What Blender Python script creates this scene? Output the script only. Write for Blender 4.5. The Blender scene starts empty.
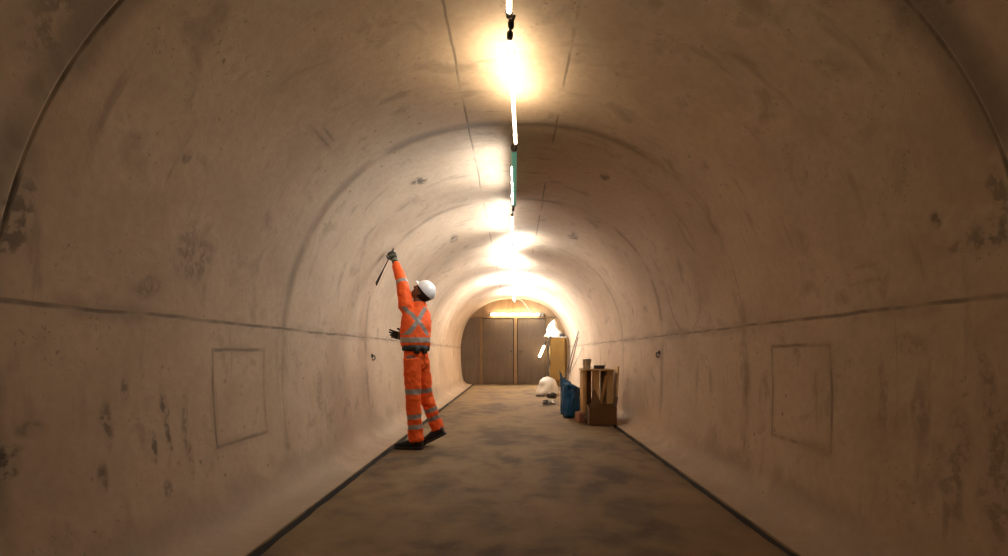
import bpy, bmesh, math, random
from mathutils import Vector, Matrix, noise as mnoise
rnd = random.Random(7)
C = bpy.context.scene.collection
sc = bpy.context.scene
F = 520.0; VX = 514.0; VY = 353.0; H = 1.0

def at(px, py, d):
    return Vector(((px-VX)*d/F, d, H-(py-VY)*d/F))

# ------------------------------------------------------------------ materials
def nodes_of(name):
    m = bpy.data.materials.new(name); m.use_nodes = True
    nt = m.node_tree; nt.nodes.clear()
    out = nt.nodes.new('ShaderNodeOutputMaterial')
    b = nt.nodes.new('ShaderNodeBsdfPrincipled')
    nt.links.new(b.outputs[0], out.inputs[0])
    return m, nt, b

def lin(c): return tuple(((v/255.0)/12.92 if v <= 10 else (((v/255.0)+.055)/1.055)**2.4) for v in c)+(1,)

def simple(name, col, rough=.7, metal=0, scale=20, amount=.25, bump=.1, bscale=60):
    """plain material with a little procedural colour variation and bump"""
    m, nt, b = nodes_of(name)
    tc = nt.nodes.new('ShaderNodeTexCoord')
    n = nt.nodes.new('ShaderNodeTexNoise'); n.inputs['Scale'].default_value = scale; n.inputs['Detail'].default_value = 5
    nt.links.new(tc.outputs['Object'], n.inputs['Vector'])
    mx = nt.nodes.new('ShaderNodeMix'); mx.data_type = 'RGBA'
    a = [v*(1-amount) for v in col[:3]]+[1]; c = [min(1, v*(1+amount*.6)) for v in col[:3]]+[1]
    mx.inputs[6].default_value = a; mx.inputs[7].default_value = c
    nt.links.new(n.outputs[0], mx.inputs[0]); nt.links.new(mx.outputs[2], b.inputs['Base Color'])
    b.inputs['Roughness'].default_value = rough; b.inputs['Metallic'].default_value = metal
    if bump:
        n2 = nt.nodes.new('ShaderNodeTexNoise'); n2.inputs['Scale'].default_value = bscale; n2.inputs['Detail'].default_value = 4
        nt.links.new(tc.outputs['Object'], n2.inputs['Vector'])
        bp = nt.nodes.new('ShaderNodeBump'); bp.inputs['Strength'].default_value = bump; bp.inputs['Distance'].default_value = .02
        nt.links.new(n2.outputs[0], bp.inputs['Height']); nt.links.new(bp.outputs[0], b.inputs['Normal'])
    return m

def wood(name, c1, c2, axis='Z', scale=6, rough=.6):
    m, nt, b = nodes_of(name)
    tc = nt.nodes.new('ShaderNodeTexCoord'); mp = nt.nodes.new('ShaderNodeMapping')
    s = [9, 9, 9]; s['XYZ'.index(axis)] = .8
    mp.inputs['Scale'].default_value = s
    nt.links.new(tc.outputs['Object'], mp.inputs[0])
    n = nt.nodes.new('ShaderNodeTexNoise'); n.inputs['Scale'].default_value = scale*.4; n.inputs['Detail'].default_value = 6; n.inputs['Distortion'].default_value = .6
    nt.links.new(mp.outputs[0], n.inputs['Vector'])
    n2 = nt.nodes.new('ShaderNodeTexNoise'); n2.inputs['Scale'].default_value = 1.7; n2.inputs['Detail'].default_value = 3
    nt.links.new(tc.outputs['Object'], n2.inputs['Vector'])
    ad = nt.nodes.new('ShaderNodeMath'); ad.operation = 'MULTIPLY_ADD'; ad.inputs[1].default_value = .5
    nt.links.new(n.outputs[0], ad.inputs[0])
    hf = nt.nodes.new('ShaderNodeMath'); hf.operation = 'MULTIPLY'; hf.inputs[1].default_value = .5
    nt.links.new(n2.outputs[0], hf.inputs[0]); nt.links.new(hf.outputs[0], ad.inputs[2])
    cr = nt.nodes.new('ShaderNodeValToRGB')
    cr.color_ramp.elements[0].position = .36; cr.color_ramp.elements[0].color = c1
    cr.color_ramp.elements[1].position = .62; cr.color_ramp.elements[1].color = c2
    nt.links.new(ad.outputs[0], cr.inputs[0]); nt.links.new(cr.outputs[0], b.inputs['Base Color'])
    b.inputs['Roughness'].default_value = rough
    bp = nt.nodes.new('ShaderNodeBump'); bp.inputs['Strength'].default_value = .15; bp.inputs['Distance'].default_value = .01
    nt.links.new(n.outputs[0], bp.inputs['Height']); nt.links.new(bp.outputs[0], b.inputs['Normal'])
    return m

def emit(name, col, strength):
    m, nt, b = nodes_of(name)
    b.inputs['Base Color'].default_value = (.9, .88, .8, 1)
    b.inputs['Emission Color'].default_value = col
    b.inputs['Emission Strength'].default_value = strength
    return m

# ------------------------------------------------------------------ mesh helpers
def B(): return bmesh.new()

def obj(name, bm, mat, parent=None, origin=None, smooth=True, autosmooth=None, recalc=True):
    """link a bmesh built in world coordinates as one object"""
    if recalc: bmesh.ops.recalc_face_normals(bm, faces=bm.faces)
    me = bpy.data.meshes.new(name); bm.to_mesh(me); bm.free()
    return obj_me(name, me, mat, parent, origin, smooth)

def root_of(o):
    while o.parent: o = o.parent
    return o

def obj_me(name, me, mat, parent=None, origin=None, smooth=True):
    me.name = name
    mats = mat if isinstance(mat, (list, tuple)) else [mat]
    for m in mats:
        me.materials.append(m)
    for p in me.polygons: p.use_smooth = smooth
    o = bpy.data.objects.new(name, me); C.objects.link(o)
    if parent is not None:
        me.transform(Matrix.Translation(-root_of(parent).location)); o.parent = parent
    else:
        if origin is None:
            xs = [v.co for v in me.vertices]
            origin = Vector(((min(v.x for v in xs)+max(v.x for v in xs))/2, (min(v.y for v in xs)+max(v.y for v in xs))/2, min(v.z for v in xs)))
        origin = Vector(origin)
        me.transform(Matrix.Translation(-origin)); o.location = origin
    return o

def tag(o, label, cat, group=None):
    o['label'] = label; o['category'] = cat
    if group: o['group'] = group
    return o

def thing(name, label, cat, loc, group=None):
    o = bpy.data.objects.new(name, None); C.objects.link(o)
    o.location = loc; o.empty_display_size = .1
    return tag(o, label, cat, group)

def struct(o): o['kind'] = 'structure'; return o

def box(bm, c, s, M=None, bevel=0.004):
    """box of size s centred at c; M = 3x3/4x4 rotation"""
    r = bmesh.ops.create_cube(bm, size=1)
    vs = r['verts']
    for v in vs: v.co = Vector((v.co.x*s[0], v.co.y*s[1], v.co.z*s[2]))
    if bevel:
        es = list({e for v in vs for e in v.link_edges})
        rr = bmesh.ops.bevel(bm, geom=es, offset=min(bevel, min(s)*.3), segments=1, affect='EDGES', profile=.5)
        vs = list({v for f in rr['faces'] for v in f.verts} | {v for v in vs if v.is_valid})
    for v in vs:
        v.co = (M @ v.co if M is not None else v.co) + Vector(c)
    return vs

def frame(t, up=Vector((0, 0, 1))):
    t = t.normalized()
    if abs(t.dot(up)) > .95: up = Vector((0, 1, 0))
    a = up.cross(t).normalized(); b = t.cross(a).normalized()
    return a, b

def tube(bm, pts, rad, seg=10, round_ends=False, cap=True):
    """tube along pts; rad number or list; optional hemispherical ends. Returns rings"""
    pts = [Vector(p) for p in pts]
    if not isinstance(rad, (list, tuple)): rad = [rad]*len(pts)
    rad = list(rad)
    if round_ends:
        d0 = (pts[0]-pts[1]).normalized(); d1 = (pts[-1]-pts[-2]).normalized()
        p0, r0, p1, r1 = pts[0], rad[0], pts[-1], rad[-1]
        pre = [(p0+d0*r0*math.sin(a), r0*math.cos(a)) for a in (1.45, 1.05, .55)]
        post = [(p1+d1*r1*math.sin(a), r1*math.cos(a)) for a in (.55, 1.05, 1.45)]
        pts = [p for p, _ in pre]+pts+[p for p, _ in post]
        rad = [r for _, r in pre]+rad+[r for _, r in post]
    rings = []; a = None
    for i, p in enumerate(pts):
        t = (pts[min(i+1, len(pts)-1)]-pts[max(i-1, 0)])
        if a is None: a, b = frame(t)
        else:
            t.normalize(); a = (a-t*a.dot(t)).normalized(); b = t.cross(a).normalized()
        rings.append([bm.verts.new(p+(a*math.cos(2*math.pi*k/seg)+b*math.sin(2*math.pi*k/seg))*rad[i]) for k in range(seg)])
    for r0, r1 in zip(rings, rings[1:]):
        for k in range(seg): bm.faces.new((r0[k], r0[(k+1) % seg], r1[(k+1) % seg], r1[k]))
    if cap:
        bm.faces.new(rings[0][::-1]); bm.faces.new(rings[-1])
    return rings

def loft(bm, rows, seg=28, power=2.0, cap=True):
    """rows: (centre, axis_a, axis_b) with lengths as half-sizes"""
    rings = []
    for c, a, b in rows:
        c = Vector(c); ring = []
        for k in range(seg):
            t = 2*math.pi*k/seg; ct, st = math.cos(t), math.sin(t)
            x = math.copysign(abs(ct)**(2/power), ct); y = math.copysign(abs(st)**(2/power), st)
            ring.append(bm.verts.new(c+a*x+b*y))
        rings.append(ring)
    for r0, r1 in zip(rings, rings[1:]):
        for k in range(seg): bm.faces.new((r0[k], r0[(k+1) % seg], r1[(k+1) % seg], r1[k]))
    if cap: bm.faces.new(rings[0][::-1]); bm.faces.new(rings[-1])
    return rings

def remeshed(bm, voxel, smooth=4, factor=.5, displace=None):
    """fuse overlapping closed shapes into one continuous surface"""
    bmesh.ops.recalc_face_normals(bm, faces=bm.faces)
    me = bpy.data.meshes.new('tmp'); bm.to_mesh(me); bm.free()
    o = bpy.data.objects.new('tmp', me); C.objects.link(o)
    r = o.modifiers.new('r', 'REMESH'); r.mode = 'VOXEL'; r.voxel_size = voxel
    if smooth:
        s = o.modifiers.new('s', 'SMOOTH'); s.iterations = smooth; s.factor = factor
    dg = bpy.context.evaluated_depsgraph_get(); dg.update()
    res = bpy.data.meshes.new_from_object(o.evaluated_get(dg))
    bpy.data.objects.remove(o); bpy.data.meshes.remove(me)
    if displace:
        ns = [v.normal.copy() for v in res.vertices]
        for v, n in zip(res.vertices, ns): v.co += n*displace(v.co)
    return res

# ------------------------------------------------------------------ tunnel section
def catmull(pts, n=6):
    out = []
    P = [pts[0]]+list(pts)+[pts[-1]]
    for i in range(1, len(P)-2):
        for k in range(n):
            t = k/n; r = []
            for j in range(2):
                p0, p1, p2, p3 = P[i-1][j], P[i][j], P[i+1][j], P[i+2][j]
                r.append(.5*(2*p1+(p2-p0)*t+(2*p0-5*p1+4*p2-p3)*t*t+(3*p1-p0-3*p2+p3)*t**3))
            out.append(tuple(r))
    out.append(pts[-1]); return out
NE = 2.30; AX = 1.70; AZ = 1.725
def half_section(low):
    up = []
    n = 64
    for i in range(n+1):
        t = math.pi/2*i/n
        up.append((AX*math.sin(t)**(2/NE), 1+AZ*math.cos(t)**(2/NE)))
    # even out spacing by arc length
    pts = up+catmull(low, 6)[1:]
    return pts
def resample(pts, step):
    L = [0]
    for a, b in zip(pts, pts[1:]): L.append(L[-1]+math.hypot(b[0]-a[0], b[1]-a[1]))
    n = max(2, round(L[-1]/step)); out = []; j = 0
    for i in range(n+1):
        s = L[-1]*i/n
        while j < len(L)-2 and L[j+1] < s: j += 1
        t = (s-L[j])/max(1e-9, L[j+1]-L[j])
        out.append((pts[j][0]+(pts[j+1][0]-pts[j][0])*t, pts[j][1]+(pts[j+1][1]-pts[j][1])*t, s))
    return out
LOWL = [(1.70, 1.0), (1.688, .7), (1.665, .45), (1.635, .22), (1.60, .11), (1.54, .04), (1.44, .008), (1.325, 0)]
LOWR = [(1.70, 1.0), (1.70, .7), (1.69, .45), (1.67, .2), (1.64, .1), (1.58, .035), (1.50, .008), (1.415, 0)]
SEC = {-1: resample(half_section(LOWL), .05), 1: resample(half_section(LOWR), .05)}
SEAM = {-1: 1.176, 1: 1.196}
for sd_ in SEC:
    P_ = SEC[sd_]
    for i_ in range(len(P_)-1):
        if P_[i_][1] > SEAM[sd_] > P_[i_+1][1]:
            t_ = (P_[i_][1]-SEAM[sd_])/(P_[i_][1]-P_[i_+1][1])
            j_ = i_ if t_ < .5 else i_+1
            P_[j_] = tuple(P_[i_][q]+(P_[i_+1][q]-P_[i_][q])*t_ for q in range(3)); break
J0, JS = 1.67, 2.15
Y0, Y1 = -3.6, 16.8

def skew(y):
    """the ring joints lean a little: forward near the camera, back further on"""
    K_ = ((-9, .08), (3.82, .08), (5.97, -.11), (8.12, 0), (99, 0))
    for (a, u), (c, v) in zip(K_, K_[1:]):
        if y <= c: return u+(v-u)*(y-a)/(c-a)
    return 0
def warp(y, z): return y+skew(y)*min(1.2, max(-.2, z-1))

def s_at(side, px, py):
    """(depth, arc length from the crown) of the lining where a sight line meets it"""
    best = None
    for a, b in zip(SEC[side], SEC[side][1:]):
        for t in (0, .25, .5, .75):
            x = (a[0]+(b[0]-a[0])*t)*side; z = a[1]+(b[1]-a[1])*t; s = a[2]+(b[2]-a[2])*t
            dx, dz = px-VX, VY-py
            cr = abs(x*dz-(z-H)*dx)/math.hypot(x, z-H)
            if x*dx+(z-H)*dz > 0 and (best is None or cr < best[0]):
                best = (cr, F*math.hypot(x, z-H)/math.hypot(dx, dz), s*side, z)
    return best[1]-skew(best[1])*min(1.2, max(-.2, best[3]-1)), best[2]

def half_width(z, side):
    P = SEC[side]
    for a, b in zip(P, P[1:]):
        if a[1] >= z >= b[1]: return a[0]+(b[0]-a[0])*(a[1]-z)/max(1e-9, a[1]-b[1])
    return 1.4

def ring_offset(y):
    k = math.floor((y-J0)/JS); t = y-J0-k*JS            # distance past the last joint
    o = .010*math.exp(-t/.22) - .004*math.exp(-(JS-t)/.25)
    d = min(t, JS-t)
    if d < .010: o += .010
    return o

def stations():
    ys = set(); y = Y0
    while y < Y1: ys.add(round(y, 3)); y += .12
    k = -3
    while J0+k*JS < Y1+.05:
        j = J0+k*JS
        for e in (-.05, -.02, -.014, 0, .014, .02, .05, .09): ys.add(round(j+e, 3))
        k += 1
    ys.add(Y1)
    return sorted(v for v in ys if Y0 <= v <= Y1)
YS = stations()

def line_node_group(): pass

def lining_material():
    m, nt, b = nodes_of('lining_concrete')
    N = nt.nodes; Lk = nt.links
    def math_(op, a, c=None, d=None):
        n = N.new('ShaderNodeMath'); n.operation = op
        for i, v in enumerate((a, c, d)):
            if v is None: continue
            if isinstance(v, (int, float)): n.inputs[i].default_value = v
            else: Lk.new(v, n.inputs[i])
        return n.outputs[0]
    def ramp(v, a, c, lo=0, hi=1):
        n = N.new('ShaderNodeMapRange'); n.interpolation_type = 'SMOOTHSTEP'
        n.inputs[1].default_value = a; n.inputs[2].default_value = c; n.inputs[3].default_value = lo; n.inputs[4].default_value = hi
        Lk.new(v, n.inputs[0]); return n.outputs[0]
    def nz(vec, scale, detail=5, dist=0, rough=.55):
        n = N.new('ShaderNodeTexNoise'); n.inputs['Scale'].default_value = scale; n.inputs['Detail'].default_value = detail
        n.inputs['Distortion'].default_value = dist; n.inputs['Roughness'].default_value = rough
        Lk.new(vec, n.inputs['Vector']); return n
    tc = N.new('ShaderNodeTexCoord'); uv = tc.outputs['UV']; ob = tc.outputs['Object']
    wob = nz(ob, 2.3, 6)
    wv = N.new('ShaderNodeVectorMath'); wv.operation = 'SUBTRACT'; Lk.new(wob.outputs['Color'], wv.inputs[0]); wv.inputs[1].default_value = (.5, .5, .5)
    ws = N.new('ShaderNodeVectorMath'); ws.operation = 'MULTIPLY_ADD'; Lk.new(wv.outputs[0], ws.inputs[0]); ws.inputs[1].default_value = (.035, .035, 0); Lk.new(uv, ws.inputs[2])
    ws2 = N.new('ShaderNodeVectorMath'); ws2.operation = 'MULTIPLY_ADD'; Lk.new(wv.outputs[0], ws2.inputs[0]); ws2.inputs[1].default_value = (.30, .30, 0); Lk.new(uv, ws2.inputs[2])
    sp = N.new('ShaderNodeSeparateXYZ'); Lk.new(ws.outputs[0], sp.inputs[0]); U, V = sp.outputs[0], sp.outputs[1]
    n_big = nz(ob, .9, 5).outputs[0]; n_mid = nz(ob, 3.5, 6, .4).outputs[0]; n_fine = nz(ob, 22, 6).outputs[0]
    mp = N.new('ShaderNodeMapping'); mp.inputs['Scale'].default_value = (1.2, 4.5, .8); Lk.new(ob, mp.inputs[0])
    n_str = nz(mp.outputs[0], 2.0, 5, .3).outputs[0]
    dark = []          # masks, 1 = full dark tone
    def line(dist, w0, w1, amt, mask=None):
        v = ramp(dist, w0, w1, amt, 0)
        if mask is not None: v = math_('MULTIPLY', v, mask)
        dark.append(v)
    brk = ramp(n_mid, .35, .6, .35, 1)
    brk2 = ramp(nz(ob, 1.6, 4).outputs[0], .42, .58, 0, 1)
    # ring joints
    dj = math_('PINGPONG', math_('SUBTRACT', U, J0), JS/2)
    smax = SEC[1][-1][2]; foot = ramp(math_('ABSOLUTE', V), smax-.50, smax-.38, 1, 0)
    line(dj, .010, .024, .9, math_('MULTIPLY', brk, foot)); line(dj, .02, .11, .48, math_('MULTIPLY', brk2, foot))
    j0 = math_('ABSOLUTE', math_('SUBTRACT', U, J0-.04)); line(j0, .02, .12, .6, math_('MULTIPLY', brk2, foot))
    # springing-line seam on both walls, two formwork seams beside the crown
    for side in (-1, 1):
        ss = [p[2] for p in SEC[side] if p[1] >= SEAM[side]-1e-6][-1]*side
        dd = math_('ABSOLUTE', math_('SUBTRACT', V, ss)); line(dd, .004, .016, .72, brk); line(dd, .012, .075, .3, brk2)
    for s in (-.345, .32):
        line(math_('ABSOLUTE', math_('SUBTRACT', V, s)), .003, .012, .6, brk2)
    # rectangular patched panels
    def rect(u0, u1, v0, v1, amt=.5, w=.011, mask=None):
        du = math_('SUBTRACT', math_('ABSOLUTE', math_('SUBTRACT', U, (u0+u1)/2)), abs(u1-u0)/2)
        dv = math_('SUBTRACT', math_('ABSOLUTE', math_('SUBTRACT', V, (v0+v1)/2)), abs(v1-v0)/2)
        dd_ = math_('ABSOLUTE', math_('MAXIMUM', du, dv)); line(dd_, w*.3, w*1.7, amt*1.3, mask or brk); line(dd_, w, w*5, amt*.4, brk2)
    def px_rect(side, a, c, **k):
        (u0, v0), (u1, v1) = s_at(side, *a), s_at(side, *c); rect(u0, u1, v0, v1, **k)
    px_rect(-1, (213, 351), (267, 431))
    px_rect(1, (772, 347), (831, 452))
    px_rect(-1, (309, 124), (350, 160), amt=.4, mask=brk2)
    px_rect(1, (632, 104), (655, 70), amt=.35, mask=brk2)
    px_rect(1, (849, 287), (884, 262), amt=.3, mask=brk2)
    # rounded patch on the right haunch
    (u0, v0) = s_at(1, 681, 290)
    e = N.new('ShaderNodeVectorMath'); e.operation = 'MULTIPLY_ADD'; Lk.new(ws.outputs[0], e.inputs[0])
    ru, rv = .48, .42; e.inputs[1].default_value = (1/ru, 1/rv, 0); e.inputs[2].default_value = (-u0/ru, -v0/rv, 0)
    le = N.new('ShaderNodeVectorMath'); le.operation = 'LENGTH'; Lk.new(e.outputs[0], le.inputs[0])
    line(math_('ABSOLUTE', math_('SUBTRACT', le.outputs['Value'], 1)), .01, .05, .4, brk2)
    # single stains
    spots = [(-1, 417, 183, .10, .05, .75), (1, 604, 177, .09, .045, .75), (-1, 453, 239, .16, .06, .7), (1, 573, 236, .16, .06, .7),
             (-1, 186, 158, .03, .035, .5), (-1, 192, 262, .14, .13, .42), (-1, 150, 290, .10, .05, .35), (-1, 185, 240, .05, .12, .35),
             (-1, 163, 425, .022, .16, .6), (-1, 154, 448, .02, .07, .6), (-1, 107, 425, .025, .10, .55), (-1, 103, 478, .03, .06, .55),
             (-1, 125, 390, .025, .07, .5), (-1, 191, 460, .022, .09, .5), (-1, 184, 430, .03, .15, .4), (-1, 3, 465, .05, .06, .75),
             (-1, 12, 470, .03, .03, .7), (-1, 5, 452, .06, .02, .55), (-1, 30, 430, .06, .03, .4), (-1, 168, 490, .03, .05, .45),
             (-1, 320, 395, .06, .20, .3), (-1, 340, 280, .05, .14, .3), (-1, 5, 210, .08, .16, .6), (-1, 60, 20, .12, .16, .45),
             (1, 885, 398, .03, .16, .3), (1, 955, 470, .05, .26, .4), (1, 940, 500, .03, .2, .35), (1, 990, 430, .04, .3, .4),
             (1, 1000, 500, .05, .2, .4), (1, 925, 415, .03, .18, .35), (1, 935, 220, .025, .03, .6), (1, 985, 230, .12, .05, .5),
             (1, 996, 200, .03, .10, .45), (1, 960, 245, .10, .025, .4), (1, 648, 355, .03, .03, .4), (1, 633, 312, .03, .07, .6),
             (1, 700, 290, .2, .3, .2), (1, 910, 345, .1, .05, .3), (1, 800, 250, .06, .1, .25), (1, 930, 10, .1, .2, .55)]
    for side, px, py, ru, rv, amt in spots:
        u0, v0 = s_at(side, px, py)
        e = N.new('ShaderNodeVectorMath'); e.operation = 'MULTIPLY_ADD'
        small = max(ru, rv) < .1
        Lk.new((ws if small else ws2).outputs[0], e.inputs[0])
        e.inputs[1].default_value = (1/ru, 1/rv, 0); e.inputs[2].default_value = (-u0/ru, -v0/rv, 0)
        le = N.new('ShaderNodeVectorMath'); le.operation = 'LENGTH'; Lk.new(e.outputs[0], le.inputs[0])
        dark.append(math_('MULTIPLY', ramp(le.outputs['Value'], .45, 1.45, min(.95, amt*1.25), 0), ramp(n_fine, .40, .58, .15, 1)))
    # pits and streaks
    vo = N.new('ShaderNodeTexVoronoi'); vo.inputs['Scale'].default_value = 9; Lk.new(ob, vo.inputs['Vector'])
    dark.append(math_('MULTIPLY', ramp(vo.outputs['Distance'], .05, .14, .6, 0), ramp(n_big, .5, .62, 0, 1)))
    dark.append(ramp(n_str, .58, .76, 0, .38))
    dark.append(ramp(n_mid, .55, .72, 0, .38)); dark.append(math_('MULTIPLY', ramp(nz(ob, 42, 4).outputs[0], .60, .70, 0, .5), ramp(n_mid, .45, .6, 0, 1)))
    # ragged, patchy band that darkens towards the wall foot
    foot_band = math_('ADD', math_('ABSOLUTE', V), math_('MULTIPLY', math_('SUBTRACT', n_mid, .5), .7))
    dark.append(math_('MULTIPLY', ramp(foot_band, smax-.52, smax-.25, 0, .36), ramp(n_big, .42, .56, .25, 1)))
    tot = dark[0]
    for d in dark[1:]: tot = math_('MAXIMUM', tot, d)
    cr = N.new('ShaderNodeValToRGB'); cr.color_ramp.elements[0].position = .34; cr.color_ramp.elements[1].position = .68
    cr.color_ramp.elements[0].color = (.37, .258, .168, 1); cr.color_ramp.elements[1].color = (.57, .425, .295, 1)
    mixv = math_('ADD', math_('MULTIPLY', n_big, .55), math_('ADD', math_('MULTIPLY', n_mid, .25), math_('MULTIPLY', n_fine, .2)))
    Lk.new(mixv, cr.inputs[0])
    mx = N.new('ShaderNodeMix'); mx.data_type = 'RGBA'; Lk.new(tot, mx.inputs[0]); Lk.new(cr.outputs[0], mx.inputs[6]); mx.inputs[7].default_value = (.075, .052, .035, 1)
    Lk.new(mx.outputs[2], b.inputs['Base Color']); b.inputs['Roughness'].default_value = .82
    hb = math_('ADD', math_('MULTIPLY', n_mid, .6), math_('MULTIPLY', n_fine, .25))
    hb = math_('SUBTRACT', hb, math_('MULTIPLY', tot, .35))
    bp = N.new('ShaderNodeBump'); bp.inputs['Strength'].default_value = .22; bp.inputs['Distance'].default_value = .03
    Lk.new(hb, bp.inputs['Height']); Lk.new(bp.outputs[0], b.inputs['Normal'])
    return m

def lining(name, cols, mat):
    """cols: list of (x, z, v) across the section; swept along the tunnel"""
    bm = B(); uvl = bm.loops.layers.uv.new('UVMap'); grid = []
    for y in YS:
        o = ring_offset(y); row = []
        for x, z, v in cols:
            r = Vector((x, z-1)); r.normalize()
            k = min(1, max(0, (z-.06)/.2))
            row.append(bm.verts.new((x+r.x*o*k, warp(y, z), z+r.y*o*k)))
        grid.append(row)
    for i in range(len(YS)-1):
        for j in range(len(cols)-1):
            f = bm.faces.new((grid[i][j], grid[i][j+1], grid[i+1][j+1], grid[i+1][j]))
            for lp, (a, c) in zip(f.loops, ((i, j), (i, j+1), (i+1, j+1), (i+1, j))):
                lp[uvl].uv = (YS[a], cols[c][2])
    o = obj(name, bm, mat, origin=(0, 0, 0), recalc=False)
    # normals towards the tunnel axis
    if o.data.polygons[0].normal.dot(Vector((0, 0, 1))-Vector((o.data.polygons[0].center.x, 0, o.data.polygons[0].center.z))) < 0:
        o.data.flip_normals()
    return struct(o)

M_lin = lining_material()
def side_cols(side, top):
    P = [(x*side, z, s*side) for x, z, s in SEC[side]]
    k = max(i for i, p in enumerate(P) if p[1] >= SEAM[side]-1e-6)
    return P[:k+1] if top else P[k:]
lc = side_cols(-1, True); rc = side_cols(1, True)
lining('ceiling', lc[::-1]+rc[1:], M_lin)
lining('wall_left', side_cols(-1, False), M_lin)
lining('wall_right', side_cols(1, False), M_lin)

# ------------------------------------------------------------------ floor with side channels
def floor_material():
    m, nt, b = nodes_of('floor_screed'); N = nt.nodes; Lk = nt.links
    tc = N.new('ShaderNodeTexCoord')
    mp = N.new('ShaderNodeMapping'); mp.inputs['Scale'].default_value = (1, .8, 1); Lk.new(tc.outputs['Object'], mp.inputs[0])
    def nz(s, d, dist=0, v=mp):
        n = N.new('ShaderNodeTexNoise'); n.inputs['Scale'].default_value = s; n.inputs['Detail'].default_value = d; n.inputs['Distortion'].default_value = dist
        Lk.new(v.outputs[0], n.inputs['Vector']); return n.outputs[0]
    a = nz(1.1, 6, .3); c = nz(4.2, 8, .3); f = nz(30, 5)
    mth = N.new('ShaderNodeMath'); mth.operation = 'MULTIPLY_ADD'; Lk.new(c, mth.inputs[0]); mth.inputs[1].default_value = .4
    m2 = N.new('ShaderNodeMath'); m2.operation = 'MULTIPLY'; m2.inputs[1].default_value = .6; Lk.new(a, m2.inputs[0]); Lk.new(m2.outputs[0], mth.inputs[2])
    cr = N.new('ShaderNodeValToRGB'); E = cr.color_ramp.elements
    E[0].position = .40; E[0].color = (.065, .036, .012, 1); E[1].position = .51; E[1].color = (.165, .10, .039, 1)
    e = E.new(.66); e.color = (.215, .14, .06, 1)
    Lk.new(mth.outputs[0], cr.inputs[0])
    vo = N.new('ShaderNodeTexVoronoi'); vo.inputs['Scale'].default_value = 4.5; Lk.new(mp.outputs[0], vo.inputs['Vector'])
    mr = N.new('ShaderNodeMapRange'); mr.inputs[1].default_value = .03; mr.inputs[2].default_value = .07; mr.inputs[3].default_value = .65; mr.inputs[4].default_value = 0; Lk.new(vo.outputs['Distance'], mr.inputs[0])
    mx = N.new('ShaderNodeMix'); mx.data_type = 'RGBA'; Lk.new(mr.outputs[0], mx.inputs[0]); Lk.new(cr.outputs[0], mx.inputs[6]); mx.inputs[7].default_value = (.07, .045, .03, 1)
    Lk.new(mx.outputs[2], b.inputs['Base Color']); b.inputs['Roughness'].default_value = .85
    ad = N.new('ShaderNodeMath'); ad.operation = 'MULTIPLY_ADD'; Lk.new(f, ad.inputs[0]); ad.inputs[1].default_value = .3; Lk.new(c, ad.inputs[2])
    bp = N.new('ShaderNodeBump'); bp.inputs['Strength'].default_value = .4; bp.inputs['Distance'].default_value = .03; Lk.new(ad.outputs[0], bp.inputs['Height']); Lk.new(bp.outputs[0], b.inputs['Normal'])
    return m
M_floor = floor_material()
M_mud = simple('channel_mud', (.022, .014, .008), .9, scale=12, amount=.5)
bm = B(); rows = []; y = Y0
while y <= Y1+.001:
    e1 = .014*mnoise.noise(Vector((0, y*4, 3)))+.006*mnoise.noise(Vector((0, y*17, 9)))
    e2 = .014*mnoise.noise(Vector((5, y*4, 3)))+.006*mnoise.noise(Vector((5, y*17, 9)))
    e3 = .010*mnoise.noise(Vector((9, y*3, 3)))+.006*mnoise.noise(Vector((9, y*15, 9)))
    e4 = .010*mnoise.noise(Vector((13, y*3, 3)))+.006*mnoise.noise(Vector((13, y*15, 9)))
    xs = [(-1.335+e3, 0.001), (-1.325+e3, -.012), (-1.318+e3*.5, -.09), (-1.283, -.09), (-1.273+e1, -.012), (-1.258+e1, 0)]
    for k in range(1, 26): xs.append((-1.258+(1.352+1.258)*k/26, .004*mnoise.noise(Vector((k*.25, y*1.3, 1)))-.002))
    xs += [(1.352+e2, 0), (1.364+e2, -.012), (1.373, -.09), (1.405+e4*.5, -.09), (1.412+e4, -.012), (1.425+e4, .001)]
    rows.append([bm.verts.new((x, y, z)) for x, z in xs]); y += .06
nx = len(rows[0])
for r0, r1 in zip(rows, rows[1:]):
    for j in range(nx-1):
        f = bm.faces.new((r0[j], r0[j+1], r1[j+1], r1[j]))
        if 1 <= j < 4 or nx-6 < j < nx-2: f.material_index = 1
fl = struct(obj('floor', bm, [M_floor, M_mud], origin=(0, 0, 0)))

# ------------------------------------------------------------------ far partition with two doors
YE = 16.55
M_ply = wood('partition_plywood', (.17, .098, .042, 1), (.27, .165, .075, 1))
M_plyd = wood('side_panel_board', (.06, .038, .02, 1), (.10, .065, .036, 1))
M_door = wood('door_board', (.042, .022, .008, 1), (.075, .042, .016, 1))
M_post = wood('post_timber', (.085, .045, .012, 1), (.14, .076, .022, 1))
M_steel = simple('dull_steel', (.35, .34, .32), .4, .8, amount=.2)
M_black = simple('black_plastic', (.02, .018, .017), .5, amount=.3)
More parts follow.
